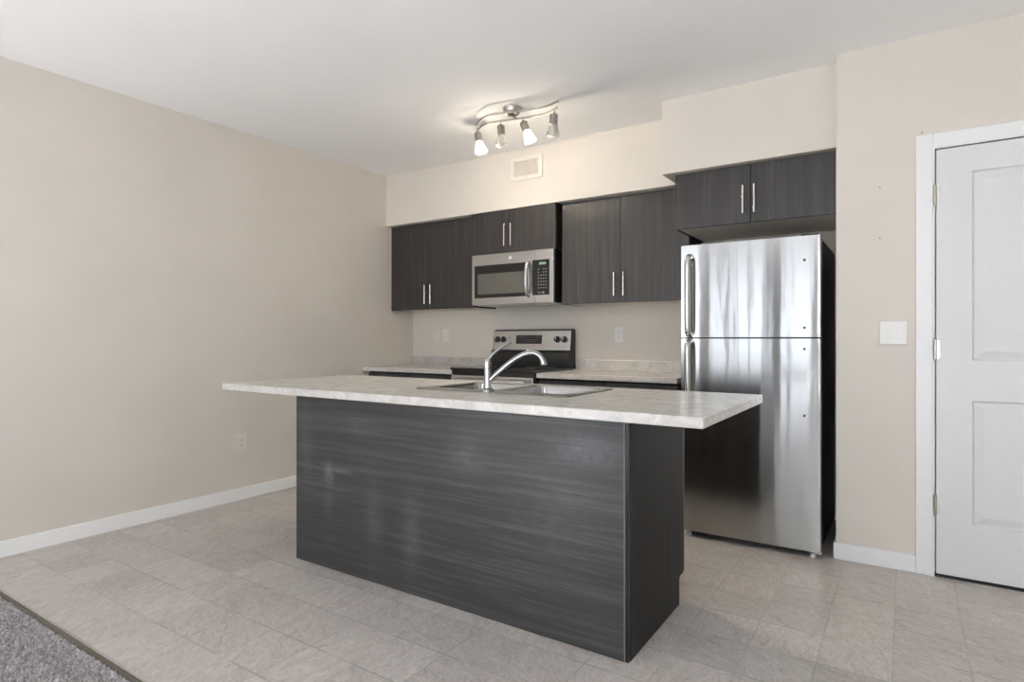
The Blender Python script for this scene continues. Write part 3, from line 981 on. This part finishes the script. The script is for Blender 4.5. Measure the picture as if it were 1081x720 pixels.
# green digits of the clock
m = MB()
for dx in (0, 0.014, 0.030, 0.044):
    x = -2.338 + dx
    m.box(x, x + 0.0085, WY - 0.0042, WY - 0.0035, 1.7255, 1.7280).box(x, x + 0.0085, WY - 0.0042, WY - 0.0035, 1.7375, 1.740)
    m.box(x + 0.0065, x + 0.0085, WY - 0.0042, WY - 0.0035, 1.728, 1.7375)
m.build('clock_digits', M['green'], kp)
m = MB()
for r in range(7):
    for c in range(4):
        x, z = -2.352 + c * 0.022, 1.690 - r * 0.024
        if r < 2 and c == 1:
            continue
        m.box(x, x + 0.012, WY - 0.0036, WY - 0.0029, z - 0.004, z + 0.004)
m.build('key_lettering', M['mark'], kp)
for x in (-2.352, -2.318):
    MB().box(x, x + 0.022, WY - 0.0036, WY - 0.0029, 1.503, 1.517).build('start_button' if x < -2.34 else 'stop_button', M['mark'], kp)

# ------------------------------------------------------------------ refrigerator
fr = thing('refrigerator', (-0.74, 3.88, 0), 'tall stainless top-freezer refrigerator in the recess beside the beige wall', 'refrigerator')
FX0, FX1, FY, FZ = -1.110, -0.367, 3.482, 1.701
MB().box(FX0 + 0.004, FX1 - 0.004, FY + 0.072, 4.24, 0.04, FZ - 0.012).build('body', M['fridgeside'], fr, bevel=0.006)


def fridge_door(z0, z1):
    # slightly crowned front, rounded vertical edges
    m = MB()
    prof = []
    n = 24
    xm, hw = (FX0 + FX1) / 2, (FX1 - FX0) / 2
    for s in [-1, -0.982, -0.97] + [-0.96 + 1.92 * k / n for k in range(n + 1)] + [0.97, 0.982, 1]:
        x = xm + s * hw
        y = FY + 0.004 * s * s
        e = hw - abs(s) * hw
        prof.append((x, y))
    prof[0] = (FX0, FY + 0.016); prof[-1] = (FX1, FY + 0.016)
    prof.insert(1, (FX0 + 0.004, FY + 0.008)); prof.insert(len(prof) - 1, (FX1 - 0.004, FY + 0.008))
    prof += [(FX1, FY + 0.060), (FX0, FY + 0.060)]
    m.prism_z(prof, z0, z1)
    return m


fz = fridge_door(1.164, FZ).build('freezer_door', M['fridge'], fr, smooth=True)
fd = fridge_door(0.036, 1.156).build('fresh_food_door', M['fridge'], fr, smooth=True)
for z0, z1 in ((1.166, FZ - 0.002), (0.038, 1.154)):
    MB().box(FX0 + 0.012, FX1 - 0.012, FY + 0.060, FY + 0.072, z0, z1).build('door_gasket', M['slot'], fr)


def fridge_handle(dobj, z0, z1, flip):
    m = MB()
    x = -1.052
    y = FY - 0.045
    a, b = (z0, z1)
    P = [(x, FY + 0.006, a), (x, FY - 0.025, a + 0.008), (x, y, a + 0.04), (x, y - 0.004, (a + b) / 2), (x, y, b - 0.04), (x, FY - 0.025, b - 0.008), (x, FY + 0.006, b)]
    m.tube(catmull(P, 6), 0.017, 16, 1.0)
    return m.build('handle', M['steel'], dobj, smooth=True)


fridge_handle(fz, 1.176, 1.636, False)
fridge_handle(fd, 0.80, 1.146, True)
for dobj, z in ((fz, 1.572), (fz, 1.214), (fd, 1.101), (fd, 0.748)):
    MB().lathe([(0.001, 0.003), (0.004, 0.003), (0.0065, 0.0015), (0.007, -0.003)], (-0.446, FY + 0.002, z), (0, -1, 0), n=16).build('screw_plug', M['slot'], dobj, smooth=True)
MB().box(FX0 + 0.02, FX1 - 0.02, FY + 0.075, FY + 0.11, 0.012, 0.042).build('base_grille', M['black'], fr)
for x in (FX0 + 0.045, FX1 - 0.042):
    f = MB().cyl((x, FY + 0.035, 0.0), (x, FY + 0.035, 0.014), 0.017, 0.014, n=18).cyl((x, FY + 0.035, 0.012), (x, FY + 0.035, 0.046), 0.010, n=14)
    f.box(x - 0.016, x + 0.016, FY + 0.022, FY + 0.075, 0.024, 0.037)
    f.build('leveling_foot', M['grey'], fr, bevel=0.0015)
for x in (FX0 + 0.05, FX1 - 0.05):
    MB().cyl((x, 4.18, 0), (x, 4.18, 0.045), 0.016, n=16).build('leveling_foot', M['grey'], fr)
MB().box(FX1 - 0.10, FX1 - 0.012, FY + 0.02, FY + 0.12, FZ - 0.001, FZ + 0.012).build('hinge_cover', M['fridgeside'], fr, bevel=0.004)
MB().box(FX1 - 0.055, FX1 - 0.004, FY + 0.045, FY + 0.080, 1.1562, 1.1638).build('hinge', M['slot'], fr)
MB().box(FX1 - 0.030, FX1 + 0.000, FY + 0.014, FY + 0.050, 0.022, 0.0358).build('hinge', M['grey'], fr, bevel=0.003)

# ------------------------------------------------------------------ ceiling light
ZR = H - 0.050
CC = Vector((-2.125, 3.222, H))
tl = thing('track_light', CC, 'brushed nickel wavy double-rail ceiling light with four glass shades', 'ceiling light')
MB().lathe([(0.001, -0.052), (0.020, -0.051), (0.040, -0.044), (0.053, -0.030), (0.058, -0.014), (0.060, 0.0)], CC).build('canopy', M['nickel'], tl, smooth=True)
up = [(-2.415, 3.222), (-2.336, 3.166), (-2.258, 3.138), (-2.186, 3.140), (-2.075, 3.168), (-1.956, 3.202), (-1.895, 3.208), (-1.831, 3.202), (-1.761, 3.176)]
lo = [(-2.458, 3.304), (-2.441, 3.292), (-2.388, 3.258), (-2.333, 3.246), (-2.266, 3.252), (-2.126, 3.281), (-1.998, 3.308), (-1.935, 3.310), (-1.882, 3.296), (-1.812, 3.258)]
for P in (up, lo):
    pts = catmull([(x, y, ZR) for x, y in P], 8)
    m = MB().tube(pts, 0.0065, 12)
    m.sphere(pts[0], 0.0085, n=12).sphere(pts[-1], 0.0085, n=12)
    m.build('rail', M['nickel'], tl, smooth=True)
mb = MB()
mb.cyl((-2.125, 3.150, ZR), (-2.125, 3.283, ZR), 0.006, n=12)
mb.build('cross_bar', M['nickel'], tl, smooth=True)


def head(x, y, tilt, az, lit, watts=0):
    """nickel cup, glass cone and bulb hanging from the rail at (x, y); tilt from straight down towards azimuth az"""
    top = Vector((x, y, ZR))
    a = math.radians(tilt)
    d = Vector((math.sin(a) * math.cos(az), math.sin(a) * math.sin(az), -math.cos(a)))
    piv = top + Vector((0, 0, -0.024))
    st = MB().cyl(top, piv, 0.0042, n=10).sphere(piv, 0.009, n=12).sphere(top, 0.010, n=12)
    so = st.build('stem', M['nickel'], tl, smooth=True)
    c0 = piv + d * 0.004
    cup = MB().lathe([(0.001, 0), (0.022, 0.001), (0.0265, 0.006), (0.0265, 0.062), (0.0245, 0.064), (0.0225, 0.058), (0.001, 0.050)], c0, d)
    co = cup.build('lamp_cup', M['nickel'], tl, smooth=True)
    s0 = c0 + d * 0.060
    sh = MB().lathe([(0.022, 0), (0.026, 0.012), (0.032, 0.034), (0.039, 0.060), (0.043, 0.076), (0.0415, 0.0765), (0.037, 0.060), (0.030, 0.034), (0.024, 0.012), (0.020, 0)], s0, d)
    sho = sh.build('glass_shade', M['shade'], tl, smooth=True)
    b0 = s0 + d * 0.030
    bu = MB().lathe([(0.001, -0.028), (0.010, -0.027), (0.012, -0.012), (0.0185, 0.006), (0.020, 0.016), (0.0185, 0.027), (0.012, 0.036), (0.001, 0.040)], b0, d)
    bu.build('bulb', M['bulb'] if lit else M['bulboff'], tl, smooth=True)
    if lit:
        l = bpy.data.lights.new('bulb_light', 'POINT')
        l.energy = watts
        l.color = (1.0, 0.88, 0.71)
        l.shadow_soft_size = 0.022
        lo_ = bpy.data.objects.new('bulb_light', l)
        COL.objects.link(lo_)
        lo_.location = s0 + d * 0.088
        q = bpy.data.lights.new('bulb_fill', 'SPOT')       # spot added at the lit bulb to brighten the kitchen below
        q.energy = watts * 6
        q.color = l.color
        q.spot_size = math.radians(118)
        q.spot_blend = 1.0
        q.shadow_soft_size = 0.06
        qo = bpy.data.objects.new('bulb_fill', q)
        COL.objects.link(qo)
        qo.location = s0 + d * 0.088
        qo.rotation_euler = d.to_track_quat('-Z', 'Y').to_euler()
    return co


head(-2.452, 3.290, 11, math.radians(10), True, BULB_W[0])
head(-2.238, 3.258, 4, math.radians(10), False)
head(-2.085, 3.292, 21, math.radians(20), True, BULB_W[1])
head(-1.848, 3.282, 4, math.radians(160), False)

# ------------------------------------------------------------------ vent grille
vx0, vx1, vz0, vz1, vy = -2.610, -2.320, 2.398, 2.582, 3.950
vt = thing('air_vent', ((vx0 + vx1) / 2, vy, vz0), 'cream louvered air vent on the bulkhead below the ceiling light', 'vent')
fw = 0.034
m = MB().grid_slab([vx0, vx0 + fw, vx1 - fw, vx1], [vz0, vz0 + fw, vz1 - fw, vz1], lambda i, j: not (i == 1 and j == 1), 0, 0.010)
me_rot = Matrix.Rotation(PI / 2, 4, 'X')
bmesh.ops.transform(m.bm, matrix=Matrix.Translation((0, vy, 0)) @ me_rot, verts=m.bm.verts)
m.build('frame', M['vent'], vt, bevel=0.003)
MB().box(vx0 + fw - 0.004, vx1 - fw + 0.004, vy - 0.0015, vy - 0.0005, vz0 + fw - 0.004, vz1 - fw + 0.004).build('duct_back', M['ventin'], vt)
m = MB()
nz = 13
for k in range(nz):
    z = vz0 + fw + 0.006 + k * (vz1 - vz0 - 2 * fw - 0.012) / (nz - 1)
    m.prism_x([(vy - 0.002, z + 0.004), (vy - 0.0032, z + 0.0052), (vy - 0.0092, z - 0.003), (vy - 0.008, z - 0.0042)], vx0 + fw - 0.002, vx1 - fw + 0.002)
m.box((vx0 + vx1) / 2 - 0.004, (vx0 + vx1) / 2 + 0.004, vy - 0.0100, vy - 0.002, vz0 + fw - 0.002, vz1 - fw + 0.002)
m.build('louvers', M['vent'], vt)
for z in (vz0 + 0.017, vz1 - 0.017):
    MB().lathe([(0.001, 0.0015), (0.003, 0.0014), (0.0045, 0)], ((vx0 + vx1) / 2, vy - 0.010, z), (0, -1, 0), n=12).build('screw', M['nickel'], vt)


# ------------------------------------------------------------------ electrical plates
def place(m, origin, facing):
    """build in local x (right), y (out = -y), z (up) and turn to face the room"""
    R = Matrix.Identity(4) if facing == 'y' else Matrix.Rotation(PI / 2, 4, 'Z')
    bmesh.ops.transform(m.bm, matrix=Matrix.Translation(origin) @ R, verts=m.bm.verts)
    return m


def outlet(label, origin, facing, mat, w=0.070, h=0.115, t_=0.006):
    t = thing('wall_outlet', origin, label, 'outlet', 'duplex wall outlets')
    p = place(MB().box(-w / 2, w / 2, -t_, 0, -h / 2, h / 2), origin, facing).build('plate', mat, t, bevel=0.002)
    for s in (-1, 1):
        m = MB()
        pr = [(0.0165 * math.cos(a), 0.0145 * math.sin(a)) for a in [2 * PI * k / 24 for k in range(24)]]
        pr = [(max(-0.0155, min(0.0155, x)), z) for x, z in pr]
        a = [m.bm.verts.new((x, -t_ - 0.0015, z + s * 0.0195)) for x, z in pr]
        b = [m.bm.verts.new((x, -t_ + 0.001, z + s * 0.0195)) for x, z in pr]
        m.bm.faces.new(a); m.bm.faces.new(list(reversed(b)))
        for k in range(24):
            m.bm.faces.new((a[k], b[k], b[(k + 1) % 24], a[(k + 1) % 24]))
        r = place(m, origin, facing).build('receptacle', mat, t, smooth=True)
        m = MB()
        for x, hh in ((-0.0062, 0.0085), (0.0062, 0.007)):
            m.box(x - 0.0011, x + 0.0011, -t_ - 0.0018, -t_ - 0.001, s * 0.0195 + 0.002 - hh / 2, s * 0.0195 + 0.002 + hh / 2)
        m.cyl((0, -t_ - 0.0018, s * 0.0195 - 0.008), (0, -t_ - 0.001, s * 0.0195 - 0.008), 0.0022, n=10)
        place(m, origin, facing).build('slots', M['slot'], r)
    m = MB().lathe([(0.001, 0.0012), (0.0025, 0.001), (0.0032, 0)], (0, -t_, 0), (0, -1, 0), n=12)
    place(m, origin, facing).build('screw', M['nickel'], t)


outlet('white outlet low on the blank left wall, above the baseboard', (XL, 2.510, 0.411), 'x', M['ivory'], 0.078, 0.124, 0.009)
outlet('white outlet on the wall left of the range', (-3.573, YB, 1.186), 'y', M['plastic'])
outlet('white outlet on the wall between range and refrigerator', (-1.848, YB, 1.187), 'y', M['plastic'])
cov = thing('blank_cover_plate', (-3.690, YB, 1.186), 'wall-coloured blank cover plate left of the outlet by the range', 'cover plate')
place(MB().box(-0.036, 0.036, -0.005, 0, -0.0575, 0.0575), (-3.690, YB, 1.186), 'y').build('plate', M['cover'], cov, bevel=0.002)
for s in (-1, 1):
    place(MB().lathe([(0.001, 0.0012), (0.0025, 0.001), (0.0032, 0)], (0, -0.005, s * 0.03), (0, -1, 0), n=12), (-3.690, YB, 1.186), 'y').build('screw', M['cover'], cov)

so_ = (-0.051, YD, 1.1865)
sw = thing('light_switch', so_, 'white double rocker light switch on the wall beside the door', 'light switch')
place(MB().box(-0.0585, 0.0585, -0.006, 0, -0.0585, 0.0585), so_, 'y').build('plate', M['plastic'], sw, bevel=0.0025)
for x, up_ in ((-0.0235, False), (0.0235, True)):
    fr_ = MB()
    for a in ((x - 0.0185, x - 0.0165, -0.035, 0.035), (x + 0.0165, x + 0.0185, -0.035, 0.035), (x - 0.0165, x + 0.0165, -0.035, -0.033), (x - 0.0165, x + 0.0165, 0.033, 0.035)):
        fr_.box(a[0], a[1], -0.0075, -0.0055, a[2], a[3])
    place(fr_, so_, 'y').build('rocker_frame', M['plastic'], sw)
    a, b = (0.0115, 0.0045) if up_ else (0.0045, 0.0115)
    place(MB().prism_x([(-0.004, -0.033), (-b, -0.033), (-0.0070, 0.0), (-a, 0.033), (-0.004, 0.033)], x - 0.0162, x + 0.0162), so_, 'y').build('rocker', M['plastic'], sw, bevel=0.0006)
    for z in (0.049, -0.049):
        place(MB().lathe([(0.001, 0.0012), (0.0025, 0.001), (0.003, 0)], (x, -0.006, z), (0, -1, 0), n=12), so_, 'y').build('screw', M['plastic'], sw)

for (x, z, lab) in ((-0.109, 1.925, 'upper of two tiny dark screws left in the wall beside the door'),
                    (-0.109, 1.667, 'lower of two tiny dark screws left in the wall beside the door'),
                    (0.067, 2.169, 'tiny bronze screw in the wall just above the door casing')):
    s = MB().lathe([(0.0005, 0.004), (0.0022, 0.0035), (0.0036, 0.001), (0.0036, 0.0)], (x, YD + 0.0005, z), (0, -1, 0), n=12)
    s.box(x - 0.0025, x + 0.0025, YD - 0.0042, YD - 0.003, z - 0.0005, z + 0.0005)
    tag(s.build('wall_screw', M['strip'], smooth=True), lab, 'screw', 'screws left in the wall')
